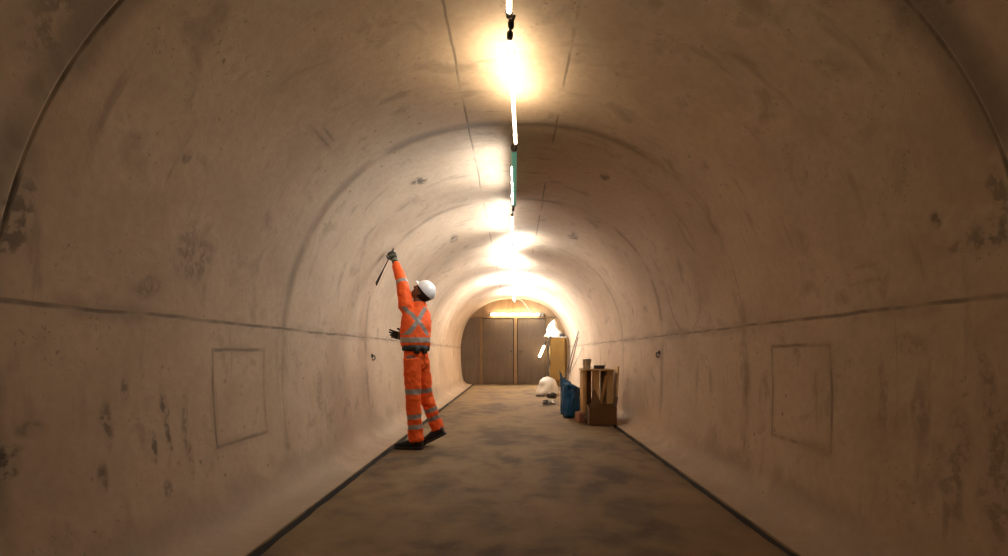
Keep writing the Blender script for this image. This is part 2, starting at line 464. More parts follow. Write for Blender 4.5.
# partition: board shaped to the tunnel section, split in upper panel / left panel / right panel
def outline_piece(name, x0, x1, z0, z1, mat, y=YE, th=.04, inset=.0):
    xs = [x0+(x1-x0)*k/24 for k in range(25)]
    def top(x):
        s = -1 if x < 0 else 1
        best = z1
        t = abs(x)/AX
        if t < 1: best = min(z1, 1+AZ*(1-t**NE)**(1/NE)-inset)
        else: best = min(z1, 1.0)
        return best
    def bot(x):
        s = -1 if x < 0 else 1
        b = z0
        for a, c in zip(SEC[s], SEC[s][1:]):
            if a[1] < 1 and a[0] >= abs(x) >= c[0]: b = max(z0, a[1]); break
        return b
    bm = B(); fr = []; bk = []
    for x in xs:
        t, bo = top(x), bot(x)
        if t < bo+.005: t = bo+.005
        fr.append((bm.verts.new((x, y, bo)), bm.verts.new((x, y, t)))); bk.append((bm.verts.new((x, y+th, bo)), bm.verts.new((x, y+th, t))))
    for i in range(24):
        (a, c), (d, e) = fr[i], fr[i+1]; (a2, c2), (d2, e2) = bk[i], bk[i+1]
        bm.faces.new((a, d, e, c)); bm.faces.new((a2, c2, e2, d2)); bm.faces.new((c, e, e2, c2)); bm.faces.new((a, a2, d2, d))
    bm.faces.new((fr[0][0], fr[0][1], bk[0][1], bk[0][0])); bm.faces.new((fr[-1][0], bk[-1][0], bk[-1][1], fr[-1][1]))
    return obj(name, bm, mat, smooth=False)
struct(outline_piece('wall_far', -1.69, 1.69, 2.11, 2.8, M_ply))
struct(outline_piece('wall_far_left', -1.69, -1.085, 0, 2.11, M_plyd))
struct(outline_piece('wall_far_right', 1.085, 1.69, 0, 2.11, M_ply))
M_handle = simple('dark_handle', (.05, .04, .03), .5, .5)
def door(name, x0, x1, hx):
    bm = B(); box(bm, ((x0+x1)/2, YE+.02, 1.055), (x1-x0-.012, .045, 2.08))
    d = struct(obj(name, bm, M_door, smooth=False)); M_steel = M_handle
    bm = B(); box(bm, (hx, YE-.008, 1.02), (.035, .012, .14)); tube(bm, [(hx, YE-.01, 1.05), (hx, YE-.05, 1.05), (hx+(.09 if hx < 0.05 else -.09)*-1, YE-.05, 1.05)], .009, 8)
    obj('door_handle', bm, M_steel, d)
    return d
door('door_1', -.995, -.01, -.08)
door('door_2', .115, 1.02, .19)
for i, (x, w) in enumerate(((-1.04, .09), (.052, .11), (1.053, .07))):
    bm = B(); box(bm, (x, YE+.005, 1.06), (w, .09, 2.11)); struct(obj('trim_%d' % (i+1), bm, M_post, smooth=False))
bm = B(); box(bm, (0, YE+.0, 2.13), (2.6, .08, .05)); struct(obj('trim_4', bm, M_post, smooth=False))

# ------------------------------------------------------------------ strip lights hung along the crown
WARM = (1.0, .83, .58, 1); COOL = (.98, 1.0, .98, 1)
ZT = 2.555
M_cap = simple('grey_cap', (.16, .15, .13), .5, amount=.3)
M_green = emit('green_sleeve', (.13, .36, .23, 1), .30); M_green.node_tree.nodes['Principled BSDF'].inputs['Base Color'].default_value = (.10, .40, .27, 1)
def strip_light(y0, y1, x0, x1, a0, a1, hi, lo, label, z0=ZT, z1=ZT, back=None, name='strip_light', wide=65, rad=.0115, span=(0, 1), col=COOL):
    """tube whose bright window turns from angle a0 to a1 (degrees from straight up, + to the right)"""
    root = thing(name, label, 'strip light', ((x0+x1)/2, (y0+y1)/2, (z0+z1)/2), 'strip lights hung along the tunnel crown')
    mh = emit('strip_window', col, hi); ml = back or emit('strip_diffuser', col, lo)
    bm = B(); n = 30; seg = 18; rings = []
    for i in range(n+1):
        t = i/n; c = Vector((x0+(x1-x0)*t, y0+.03+(y1-y0-.06)*t, z0+(z1-z0)*t-.012*math.sin(math.pi*t)))
        rings.append([bm.verts.new(c+Vector((math.sin(2*math.pi*k/seg), 0, math.cos(2*math.pi*k/seg)))*rad) for k in range(seg)])
    for i in range(n):
        aim = math.radians(a0+(a1-a0)*(i+.5)/n)
        for k in range(seg):
            f = bm.faces.new((rings[i][k], rings[i][(k+1) % seg], rings[i+1][(k+1) % seg], rings[i+1][k]))
            a = 2*math.pi*(k+.5)/seg; d = (a-aim+math.pi) % (2*math.pi)-math.pi
            f.material_index = 0 if abs(d) < math.radians(wide) and span[0] <= (i+.5)/n <= span[1] else 1
    obj('diffuser', bm, [mh, ml], root)
    for yy, xx, zz, s in ((y0, x0, z0, 1), (y1, x1, z1, -1)):
        bm = B(); tube(bm, [(xx, yy, zz), (xx, yy+s*.035, zz)], rad+.004, 14)
        obj('end_cap', bm, M_cap, root)
    for t in (.12, .88):
        y = y0+(y1-y0)*t; x = x0+(x1-x0)*t; z = z0+(z1-z0)*t-.012*math.sin(math.pi*t)
        bm = B(); tube(bm, [(x, y, z+rad), (x, y, 2.75)], .0025, 6); 
        r = [bm.verts.new]; tube(bm, [(x-.02, y, z-.004), (x-.018, y, z+.016), (x, y, z+rad+.006), (x+.018, y, z+.016), (x+.02, y, z-.004)], .0025, 6)
        obj('hanger', bm, M_steel, root)
    return root

K = 1.0
strip_light(.90, 2.40, -.02, -.022, 0, 0, 18*K, 22*K, 'nearest strip light, running out of the top edge of the photo', col=WARM)
strip_light(2.53, 3.88, -.020, .012, -66, 66, 125*K, 5*K, 'lit strip light under the large bright glow, before the green one', span=(.16, .72), col=WARM, wide=46)
strip_light(3.93, 5.46, .0, .0, -104, -116, 170*K, 0, 'strip light in a green housing, third along the crown', back=M_green, rad=.022, span=(.25, .98), wide=33)
strip_light(5.85, 7.33, -.02, -.02, -112, -104, 250*K, 9*K, 'lit strip light just beyond the green housed one', wide=52)
strip_light(7.44, 8.92, -.02, -.02, 95, -85, 210*K, 10*K, 'lit strip light second beyond the green housed one', wide=55)
strip_light(9.05, 10.55, -.015, -.01, -70, 30, 280*K, 12*K, 'lit strip light third beyond the green housed one')
strip_light(11.3, 12.8, .0, .0, -30, 30, 820*K, 10*K, 'lit strip light second before the wooden end wall', wide=100)
strip_light(13.8, 15.3, .0, .0, 60, 50, 1000*K, 10*K, 'last lit strip light on the crown before the wooden end wall', wide=100)
# couplers and flex between them
M_flex = simple('black_flex', (.03, .028, .026), .5, amount=.3)
def flex(name, pts, r, mat, label, cat='cable', group=None):
    P = []
    pts = [Vector(p) for p in pts]; Q = [pts[0]]+pts+[pts[-1]]
    for i in range(1, len(Q)-2):
        for k in range(8):
            t = k/8; p0, p1, p2, p3 = Q[i-1:i+3]
            P.append(.5*(2*p1+(p2-p0)*t+(2*p0-5*p1+4*p2-p3)*t*t+(3*p1-p0-3*p2+p3)*t**3))
    P.append(pts[-1])
    bm = B(); tube(bm, P, r, 8); return tag(obj(name, bm, mat), label, cat, group)
def coupler(y0, y1, x, label):
    r = thing('cable_coupler', label, 'coupler', (x, (y0+y1)/2, ZT), 'couplers joining the strip lights')
    bm = B(); tube(bm, [(x, y0, ZT), (x, y1, ZT)], .006, 8); obj('lead', bm, M_flex, r)
    m = (y0+y1)/2; w = min(.03, (y1-y0)*.3)
    bm = B(); tube(bm, [(x+.004, m-w, ZT), (x+.004, m-w*.5, ZT), (x+.004, m+w*.5, ZT), (x+.004, m+w, ZT)], [.007, .015, .015, .007], 12)
    tube(bm, [(x+.004, m, ZT), (x+.02, m+.01, ZT+.05)], .008, 8); obj('plug', bm, M_black, r)
coupler(2.40, 2.53, -.018, 'dark coupler at the near end of the glowing strip light')
coupler(5.46, 5.85, -.012, 'dark coupler at the far end of the green housing')
coupler(8.92, 9.05, -.018, 'small coupler between the second and third lights beyond the green one')
M_pale = simple('pale_flex', (.75, .68, .55), .5, amount=.1)
flex('power_cable', [(0, 15.32, ZT), (.03, 15.5, ZT-.05), (.08, 15.8, 2.62), (.25, 16.0, 2.6), (.55, 16.3, 2.28), (.78, 16.42, 2.23), (.88, 16.44, 2.215)], .012, M_pale, 'pale cable dropping from the crown to the lamp over the doors')
# lamp over the doors
lamp = thing('batten_lamp', 'bright horizontal tube lamp above the two wooden doors', 'lamp', (.03, 16.42, 2.22))
bm = B(); tube(bm, [(-.74, 16.42, 2.22), (.80, 16.42, 2.22)], .03, 16); obj('tube', bm, emit('door_tube', WARM, 42), lamp)
for x in (-.76, .82):
    bm = B(); tube(bm, [(x-.03, 16.42, 2.22), (x+.03, 16.42, 2.22)], .038, 14); obj('end_cap', bm, M_cap, lamp)
bm = B(); box(bm, (.03, 16.49, 2.23), (1.4, .03, .05)); obj('backplate', bm, M_cap, lamp, smooth=False)
bm = B(); tube(bm, [(.90, 16.40, 2.21), (.90, 16.49, 2.21)], .06, 16); tube(bm, [(.84, 16.44, 2.21), (.9, 16.44, 2.21)], .012, 8); obj('junction_box', bm, M_cap, lamp)

# ------------------------------------------------------------------ clutter at the far right
M_yellow = wood('yellow_board', (.135, .067, .005, 1), (.18, .092, .009, 1))
M_white = simple('white_plastic', (.72, .68, .62), .45, scale=8, amount=.12, bump=.3, bscale=14)
M_paper = simple('white_paper', (.70, .66, .60), .8, amount=.08)
M_dark = simple('dark_rubber', (.05, .04, .035), .7, amount=.4)
# yellow cupboard
cx0, cx1, cy0, cy1, cz = 1.10, 1.555, 15.75, 16.2, 1.47
cup = thing('cupboard', 'yellow wooden cupboard standing at right end of the door wall', 'cupboard', ((cx0+cx1)/2, (cy0+cy1)/2, .01))
bm = B(); box(bm, ((cx0+cx1)/2, (cy0+cy1)/2+.01, cz/2+.075), (cx1-cx0, cy1-cy0-.02, cz-.15)); obj('body', bm, M_yellow, cup, smooth=False)
bm = B(); box(bm, ((cx0+cx1)/2, cy0-.005, cz/2+.08), (cx1-cx0-.03, .02, cz-.2)); bb = B(); box(bb, (1.245, (cy0+cy1)/2+.02, .08), (.27, .36, .15)); obj('plinth', bb, M_yellow, cup, smooth=False); dr = obj('door', bm, M_yellow, cup, smooth=False)
bm = B(); tube(bm, [(cx1-.06, cy0-.015, .80), (cx1-.06, cy0-.035, .80)], .012, 10, True); obj('knob', bm, M_steel, dr)
bm = B(); box(bm, ((cx0+cx1)/2-.01, (cy0+cy1)/2, cz+.012), (cx1-cx0+.10, cy1-cy0+.04, .025)); obj('top_board', bm, M_white, cup, smooth=False)
# crumpled white sheet standing on it
def heap(bm, c, rx, ry, h, sharp=1.0, n=26, rings=12, amp=.12, seed=0, lean=(0, 0)):
    rr = []
    for i in range(rings+1):
        t = i/rings
        rad = (1-t**(1.0/sharp*1.6))**(.8 if sharp >= 1 else .5) if t < 1 else 0
        ring = []
        for k in range(n):
            a = 2*math.pi*k/n
            w = 1+amp*1.6*mnoise.noise(Vector((math.cos(a)*1.9+seed, math.sin(a)*1.9, t*3+seed)))+amp*.7*mnoise.noise(Vector((math.cos(a)*5+seed, math.sin(a)*5, t*6)))
            z = h*t*(1+amp*.5*mnoise.noise(Vector((math.cos(a)*2, math.sin(a)*2+seed, t*2)))) if i else 0
            ring.append(bm.verts.new((c[0]+rx*rad*w*math.cos(a)+lean[0]*t, c[1]+ry*rad*w*math.sin(a)+lean[1]*t, c[2]+z)))
        rr.append(ring)
    for r0, r1 in zip(rr, rr[1:]):
        for k in range(n): bm.faces.new((r0[k], r0[(k+1) % n], r1[(k+1) % n], r1[k]))
    bm.faces.new(rr[0][::-1]); bm.faces.new(rr[-1])
bm = B(); heap(bm, (1.19, 15.98, cz+.0255), .24, .17, .50, sharp=1.05, amp=.42, seed=4, lean=(.03, 0))
tag(obj('plastic_sheet', bm, M_white), 'crumpled white plastic sheet heaped on top of the yellow cupboard', 'plastic sheet')
bm = B(); box(bm, (1.475, 15.83, cz+.0255+.04), (.14, .10, .08), bevel=.012); tube(bm, [(1.445, 15.83, cz+.105), (1.445, 15.83, cz+.14), (1.505, 15.83, cz+.14), (1.505, 15.83, cz+.105)], .008, 8)
tag(obj('toolbox', bm, M_black), 'small black toolbox beside the white sheet on the yellow cupboard', 'toolbox')
# loose cables hanging down the left side of the cupboard
for i, (dx, dy, ph) in enumerate(((-.04, 0, 0), (-.09, -.18, 1.7))):
    pts = [(1.13+dx*.2, 15.72-.01+dy*.3, cz+.035)]+[(1.07+dx*.6+.035*math.sin(ph+k*1.9), 15.70+dy+.02*math.cos(k*1.3+ph), cz-.05-k*.17) for k in range(8)]+[(1.05+dx, 15.66+dy, .012), (.98+dx, 15.6+dy, .012)]
    flex('loose_cable', pts, .016, M_flex, ('dark cable hanging close against the side of the yellow cupboard', 'dark cable hanging a little clear of the yellow cupboard')[i], 'cable', 'cables hanging by the yellow cupboard')
# hand lamp hanging in front of the right door
hl = thing('inspection_lamp', 'small glowing hand lamp tilted against the right wooden door', 'lamp', (.86, 16.2, 1.05))
pa, pb = Vector((.80, 16.2, .90)), Vector((1.0, 16.2, 1.36))
bm = B(); tube(bm, [pa, pb.lerp(pa, .3)], .035, 14, True); obj('tube', bm, emit('hand_lamp_tube', (1, .72, .38, 1), 22), hl)
bm = B(); tube(bm, [pb.lerp(pa, .3), pb.lerp(pa, .22), pb], [.04, .03, .022], 14); obj('handle', bm, M_black, hl)
bm = B(); tube(bm, [pb, pb+Vector((.04, .0, .10)), (1.04, 16.44, 1.62)], .006, 8); obj('hanging_cord', bm, M_black, hl)

# poles leaning on the right wall
M_pole = simple('dark_pole', (.05, .035, .03), .5, amount=.3)
M_red = simple('dull_red_pole', (.10, .035, .03), .5, amount=.3)
def pole(base, z1, y1, r, mat, label, inset):
    top = Vector((half_width(z1, 1)-inset, y1, z1))
    return tag(obj('pole', (lambda b: (tube(b, [base, top], r, 10, True), b)[1])(B()), mat), label, 'pole', 'poles leaning on the right wall')
pole((1.16, 12.9, .02), 1.53, 13.1, .016, M_pole, 'longest dark pole leaning on the wall behind the blue bag', .03)
pole((1.29, 13.2, .02), 1.40, 13.35, .015, M_red, 'dull red pole leaning beside the longest dark pole', .03)
pole((1.14, 12.7, .02), 1.12, 12.75, .012, M_steel, 'shortest grey pole leaning behind the blue bag', .03)

# blue bag
M_blue = simple('blue_polythene', (.0, .065, .165), .28, scale=6, amount=.45, bump=.9, bscale=11)
def bag(c, rx, ry, h, peak, mat_):
    bm = B(); n = 40; prof = [(0, .0), (.02, .82), (.08, 1.0), (.3, 1.06), (.55, 1.0), (.75, .93), (.9, .86), (1, .84)]
    rr = []
    def ringat(t, k_, inner=0):
        ring = []
        for k in range(n):
            a = 2*math.pi*k/n
            w = k_*(1+.20*mnoise.noise(Vector((math.cos(a)*2, math.sin(a)*2, t*2.5)))+.13*mnoise.noise(Vector((math.cos(a)*6, math.sin(a)*6, t*3))))
            d = (a-math.pi+math.pi) % (2*math.pi)-math.pi
            da = abs(((a-math.pi*1.02+math.pi) % (2*math.pi))-math.pi)
            up = peak*math.exp(-(da/.42)**2)*max(0, min(1, t)-.45)/.55*(1 if k_ > .7 else k_*.6)+.045*math.cos(a-math.pi)*t*t
            z = h*t+up
            ring.append(bm.verts.new((c[0]+rx*w*math.cos(a)-.05*t*t*math.exp(-(da/.5)**2), c[1]+ry*w*math.sin(a), c[2]+z)))
        return ring
    for t, k_ in prof[1:]: rr.append(ringat(t if t > .02 else 0, k_))
    for t, k_ in ((1.04, .62), (1.06, .36), (1.05, .1)): rr.append(ringat(t, k_))
    for r0, r1 in zip(rr, rr[1:]):
        for k in range(n): bm.faces.new((r0[k], r0[(k+1) % n], r1[(k+1) % n], r1[k]))
    bm.faces.new(rr[0][::-1]); bm.faces.new(rr[-1])
    me = remeshed(bm, .009, 2, displace=lambda p: .016*(abs(mnoise.noise(p*7))-.2)+.010*(abs(mnoise.noise(p*15+Vector((3, 0, 0))))-.2))
    return obj_me('rubble_bag', me, mat_)
tag(bag((.895, 8.1, .006), .155, .15, .49, .20, M_blue), 'bright blue plastic rubble bag with open peaked top', 'bag')

# white sack and bits lying in front of the doors
bm = B(); heap(bm, (.80, 12.4, .006), .27, .24, .42, sharp=.75, amp=.2, seed=9)
tag(obj('sack', bm, M_white), 'slumped white plastic sack on the floor left of the blue bag', 'sack')
bm = B(); box(bm, (.84, 11.55, .055), (.20, .14, .095), Matrix.Rotation(.2, 3, 'Z'), .012); box(bm, (.86, 11.55, .112), (.08, .05, .022), Matrix.Rotation(.2, 3, 'Z'), .006)
tag(obj('battery_pack', bm, M_dark), 'dark block lying in front of the white sack', 'block')
bm = B(); box(bm, (.60, 11.9, .022), (.18, .07, .035), Matrix.Rotation(-.1, 3, 'Z')); tag(obj('timber_offcut', bm, M_pole, smooth=False), 'small dark timber offcut on floor at the left of the white sack', 'offcut')
M_tub = simple('grey_tub', (.55, .52, .50), .5, amount=.12)
def tub(c, r, h, mat, label, name='tub', cat='tub'):
    t = thing(name, label, cat, c)
    bm = B(); x, y, z = c
    tube(bm, [(x, y, z), (x, y, z+h*.97), (x, y, z+h*.97), (x, y, z+h)], [r*.86, r*.98, r*1.05, r*1.05], 24); obj('body', bm, mat, t)
    bm = B(); P = [(x+r*1.05*math.cos(a), y-.0-abs(math.sin(a))*r*.5-r*.6, z+h*.9-math.sin(a)*h*.45) for a in [math.pi*k/12 for k in range(13)]]
    tube(bm, P, .004, 6); obj('handle', bm, M_steel, t)
    return t
# small pump / tool with black coiled lead before the bag
wt = thing('hand_tool', 'small pale tool with black lead on floor before the blue bag', 'tool', (.64, 10.2, .005))
bm = B(); tube(bm, [(.60, 10.15, .045), (.78, 10.2, .045)], [.038, .042], 14, True); tube(bm, [(.74, 10.19, .05), (.78, 10.02, .03)], .024, 10, True); obj('body', bm, M_tub, wt)
bm = B(); P = [(.60+.05*math.cos(k*.55), 10.02-.012*k*.5+.05*math.sin(k*.55), .012+.003*k) for k in range(34)]; tube(bm, P, .010, 8, True); obj('lead', bm, M_black, wt)

# wooden crate on end
M_crate = wood('crate_pine', (.40, .225, .07, 1), (.54, .33, .125, 1))
M_board = wood('pale_board', (.44, .27, .10, 1), (.56, .36, .15, 1))
X0, X1, CY, D, CH = 1.0, 1.46, 7.75, .36, .765
cr = thing('wooden_crate', 'open wooden crate stood on end by the right wall', 'crate', ((X0+X1)/2, CY, .005))
th = .022
def bpart(name, c, s, M=None, mat=M_crate, parent=cr):
    bm = B(); box(bm, c, s, M); return obj(name, bm, mat, parent, smooth=False)
bpart('side_board', (X0+th/2+.02, CY, CH/2), (th+.03, D, CH-.02)); bpart('side_board', (X1-.05, CY+.02, CH/2), (.10, D-.06, CH-.02), mat=M_board)
bpart('top_board', ((X0+X1)/2-.01, CY, CH-.012), (X1-X0+.02, D+.02, .026), mat=M_board); bpart('bottom_board', ((X0+X1)/2, CY, .02), (X1-X0, D, .026))
for k in range(3): bpart('back_board', (X0+.12+k*.125, CY+D/2-.01, CH/2), (.115, .018, CH-.06))
bpart('middle_slat', (X0+.20, CY-D/2+.03, CH/2), (.10, .02, CH-.05)); bpart('shelf', ((X0+X1)/2-.02, CY+.06, .24), (X1-X0-.09, D-.16, .02))
bpart('brace', (X0+.30, CY-D/2+.055, CH*.52), (.05, .018, CH-.22), Matrix.Rotation(.22, 3, 'Y'))
# leaning pale board at its right
bm = B(); box(bm, (1.505, 7.72, .41), (.02, .28, .80), Matrix.Rotation(.05, 3, 'Y'))
tag(obj('leaning_board', bm, M_board, smooth=False), 'pale plywood board slotted between wooden crate and right wall', 'board')
# papers in the crate
bm = B(); heap(bm, (1.10, 7.60, .034), .075, .06, .12, amp=.3, seed=2); tag(obj('crumpled_paper', bm, M_paper), 'crumpled white paper in the left bay of the wooden crate', 'paper')
bm = B(); heap(bm, (1.32, 7.62, .034), .07, .05, .17, amp=.3, seed=6); tag(obj('crumpled_paper', bm, M_paper), 'crumpled white paper in the right bay of the wooden crate', 'paper')
tub((1.09, 7.78, CH+.002), .065, .145, M_tub, 'grey plastic tub standing on the wooden crate')
bt = thing('scrubbing_brush', 'brown scrubbing brush lying on the wooden crate beside the grey tub', 'brush', (1.26, 7.7, CH+.002))
bm = B(); box(bm, (1.26, 7.7, CH+.042), (.17, .06, .022), bevel=.008); obj('back', bm, M_pole, bt, smooth=False)
bm = B()
for i in range(9):
    for j in range(3): tube(bm, [(1.19+i*.0175, 7.68+j*.02, CH+.003), (1.19+i*.0175, 7.68+j*.02, CH+.034)], [.008, .006], 6)
obj('bristles', bm, M_dark, bt)
# cardboard box in front with torn flaps
M_card = simple('cardboard', (.15, .075, .025), .85, scale=5, amount=.18, bump=.08)
M_cardd = simple('dark_cardboard', (.10, .048, .016), .85, scale=5, amount=.18, bump=.08)
bx0, bx1, by0, by1, bh = 1.035, 1.41, 7.16, 7.46, .27
cb = thing('cardboard_box', 'open brown cardboard box with a raised flap before the crate', 'box', ((bx0+bx1)/2, (by0+by1)/2, .004))
def sheet(name, pts, mat, th=.006):
    bm = B(); vs = [bm.verts.new(p) for p in pts]; f = bm.faces.new(vs)
    n = (Vector(pts[1])-Vector(pts[0])).cross(Vector(pts[2])-Vector(pts[0])).normalized()
    r = bmesh.ops.extrude_face_region(bm, geom=[f]); bmesh.ops.translate(bm, verts=[v for v in r['geom'] if isinstance(v, bmesh.types.BMVert)], vec=n*th)
    return obj(name, bm, mat, cb, smooth=False)
sheet('front_panel', [(bx0, by0, .004), (bx1, by0, .004), (bx1, by0, bh-.02), (bx1-.06, by0, bh), (bx0+.20, by0, bh-.005), (bx0, by0, bh-.03)], M_card)
sheet('back_panel', [(bx0, by1, .004), (bx1, by1, .004), (bx1, by1, bh), (bx0, by1, bh)], M_card)
sheet('side_panel', [(bx0, by0, .004), (bx0, by1, .004), (bx0, by1, bh), (bx0, by0, bh-.03)], M_card)
sheet('side_panel', [(bx1, by0, .004), (bx1, by1, .004), (bx1, by1, bh), (bx1, by0, bh-.02)], M_card)
sheet('bottom_panel', [(bx0, by0, .006), (bx1, by0, .006), (bx1, by1, .006), (bx0, by1, .006)], M_card)
sheet('flap', [(bx0+.01, by0+.006, bh-.035), (bx0+.19, by0+.006, bh-.01), (bx0+.15, by0+.03, bh+.07), (bx0+.085, by0+.05, bh+.22), (bx0+.055, by0+.045, bh+.20)], M_card)
sheet('flap', [(bx1-.004, by0+.02, bh-.02), (bx1-.004, by1-.02, bh-.02), (bx1+.03, by1-.04, bh+.12), (bx1+.03, by0+.05, bh+.12)], M_cardd)
# low brown carton between bag and crate
bm = B(); box(bm, (1.055, 7.34-.0, .003), (.001, .001, .001)) if False else None
lt = thing('brick', 'low red brown brick between the blue bag and the cardboard box', 'brick', (.965, 7.55, .004))
lt_b = B(); box(lt_b, (.955, 7.50, .075), (.10, .22, .14), Matrix.Rotation(.15, 3, 'Z'), .01); box(lt_b, (.955, 7.5, .147), (.06, .16, .008), Matrix.Rotation(.15, 3, 'Z'), .002)
obj('block', lt_b, simple('brick_red', (.26, .11, .06), .85, amount=.25, bump=.3), lt, smooth=False)

# small dark lifting sockets on the two walls at the second joint
for s, px, py, lab in ((-1, 372, 357, 'small dark lifting hook on the left wall beside the worker'), (1, 659, 354, 'small dark lifting hook on the right wall before the crate')):
    d = AX*F/abs(px-VX); z = H-(py-VY)*d/F; x = (half_width(z, s)+ring_offset(d))*s
    t = thing('lifting_hook', lab, 'hook', (x, d, z), 'lifting hooks on the walls')
    bm = B(); tube(bm, [(x+s*.01, d, z+.015), (x-s*.012, d, z+.015)], .026, 14); obj('plate', bm, M_dark, t)
    bm = B(); tube(bm, [(x-s*.01, d, z+.02), (x-s*.035, d, z+.012), (x-s*.04, d, z-.02), (x-s*.02, d, z-.04), (x-s*.008, d, z-.03)], .007, 8, True); obj('hook', bm, M_dark, t)

# ------------------------------------------------------------------ worker
M_skin = simple('skin', (.20, .095, .055), .5, amount=.15, bump=.03)
M_or = simple('hivis_orange', (1.0, .115, .008), .75, scale=14, amount=.16, bump=.35, bscale=18)
M_refl = simple('reflective_band', (.30, .255, .22), .45, amount=.1)
M_glove = simple('dark_glove', (.028, .03, .022), .75, amount=.4)
M_glovep = simple('glove_pale_knit', (.16, .15, .09), .8, amount=.3)
M_boot = simple('boot_leather', (.022, .016, .013), .5, amount=.4)
M_sole = simple('boot_sole', (.03, .026, .022), .8, amount=.3)
M_hat = simple('helmet_white', (.80, .78, .76), .3, amount=.04, bump=0)
M_belt = simple('belt_black', (.02, .016, .014), .6, amount=.3)
Z = Vector((0, 0, 1))
ft = Vector((-.62, .785, 0)).normalized(); Lt = Vector((-ft.y, ft.x, 0))      # torso facing / its left
fp = Vector((-.85, .53, 0)).normalized(); Lp = Vector((-fp.y, fp.x, 0))
base = Vector((-1.02, 5.5, 0))
# joints
sho_l, elb_l, wri_l = Vector((-1.135, 5.49, 1.485)), Vector((-1.195, 5.55, 1.755)), Vector((-1.302, 5.68, 2.005))
sho_r, elb_r, wri_r = Vector((-.975, 5.65, 1.415)), Vector((-.995, 5.755, 1.17)), Vector((-1.195, 5.66, 1.175))
hip_l, kne_l, ank_l = Vector((-1.06, 5.43, .92)), Vector((-1.052, 5.415, .52)), Vector((-1.015, 5.41, .10))
hip_r, kne_r, ank_r = Vector((-1.0, 5.565, .92)), Vector((-.945, 5.595, .52)), Vector((-.815, 5.615, .155))
chest = Vector((-1.04, 5.535, 1.33)); neckb = Vector((-1.015, 5.545, 1.50)); headc = Vector((-.985, 5.553, 1.640))
el = math.radians(50); hf = Vector((-.97, .22, 0)).normalized()
FD = hf*math.cos(el)+Z*math.sin(el); UD = -hf*math.sin(el)+Z*math.cos(el); SD = UD.cross(FD).normalized()   # face / up / left side of head
if SD.dot(Lt) < 0: SD = -SD

def sphere(bm, c, r, M=None, seg=20):
    q = bmesh.ops.create_uvsphere(bm, u_segments=seg, v_segments=seg//2+2, radius=1)
    for v in q['verts']:
        p = Vector((v.co.x*r[0], v.co.y*r[1], v.co.z*r[2]))
        v.co = (M @ p if M is not None else p)+Vector(c)
HM = Matrix((SD, FD, UD)).transposed()     # local x = side, y = face, z = up

def hand_shapes(bm, wrist, D, thumbdir, N, curls, thumb, g=0.0, spread=.0):
    """palm, four fingers of unequal length, thumb from the side of the palm"""
    D = D.normalized(); A = thumbdir.normalized(); N = N.normalized()
    kn = wrist+D*.09
    loft(bm, [(wrist-D*.015, A*(.027+g), N*(.020+g)), (wrist+D*.02, A*(.034+g), N*(.018+g)), (wrist+D*.06, A*(.041+g), N*(.017+g)), (kn, A*(.040+g), N*(.014+g)), (kn+D*.008, A*(.034+g), N*(.010+g))], 18)
    for i, (off, ln, r) in enumerate(((.030, .072, .0088), (.010, .080, .0092), (-.010, .075, .0088), (-.029, .060, .0078))):
        p = kn+A*off-D*.006; ang = 0; pts = [p]; rr = [r+g*.8]
        d0 = (D+A*off*spread).normalized()
        for j, fr_ in enumerate((.46, .30, .24)):
            ang += math.radians(curls[i][j]); d = d0*math.cos(ang)+N*math.sin(ang)
            p = p+d*ln*fr_*1.15; pts.append(p); rr.append((r*(1-.08*(j+1)))+g*.8)
        tube(bm, pts, rr, 10, True)
    p = wrist+D*.028+A*.030+N*.004; q = p+(A*thumb[0]+D*thumb[1]+N*thumb[2]).normalized()*.040
    w = q+(A*thumb[3]+D*thumb[4]+N*thumb[5]).normalized()*.033
    tube(bm, [p-A*.012, q, w], [.0125+g*.8, .0105+g*.8, .009+g*.8], 10, True)

Dl = (Vector((-1.338, 5.712, 2.095))-wri_l).normalized()
Tl = Vector((-.80, .12, -.58)); Tl = (Tl-Dl*Tl.dot(Dl)).normalized(); Nl = Dl.cross(Tl).normalized()
fist = [(62, 85, 50)]*4
fist = [(58, 86, 50), (62, 88, 52), (66, 88, 52), (70, 86, 50)]
Dr = Vector((-.93, -.18, .22)).normalized(); Tr = (Z-Dr*Dr.z).normalized(); Nr = Tr.cross(Dr).normalized()
relax = [(2, 14, 10), (16, 22, 14), (24, 26, 16), (30, 28, 18)]

# --- body: one continuous surface (head with face, neck, trunk, limbs, hands)
bm = B()
loft(bm, [(Vector((-1.035, 5.50, .88)), Lp*.105, fp*.08), (Vector((-1.035, 5.5, .98)), Lp*.115, fp*.088), (Vector((-1.04, 5.505, 1.12)), Lt*.115, ft*.088), (chest, Lt*.15, ft*.105), (Vector((-1.035, 5.545, 1.43)), Lt*.14, ft*.09), (neckb, Lt*.06, ft*.055)])
tube(bm, [neckb-Z*.06, neckb+Z*.02, headc-UD*.07-FD*.02], [.062, .054, .052], 16, True)
for a, b_, c in ((sho_l, elb_l, wri_l), (sho_r, elb_r, wri_r)):
    tube(bm, [a, a.lerp(b_, .5), b_, b_.lerp(c, .3), c], [.052, .045, .037, .037, .026], 14, True)
for a, b_, c in ((hip_l, kne_l, ank_l), (hip_r, kne_r, ank_r)):
    tube(bm, [a, a.lerp(b_, .5), b_, b_.lerp(c, .3), c], [.085, .07, .05, .052, .035], 16, True)
hand_shapes(bm, wri_l, Dl, Tl, Nl, fist, (.5, .45, .8, -.1, .5, .8)); hand_shapes(bm, wri_r, Dr, Tr, Nr, relax, (.75, .65, .15, .35, .9, .1), spread=4)
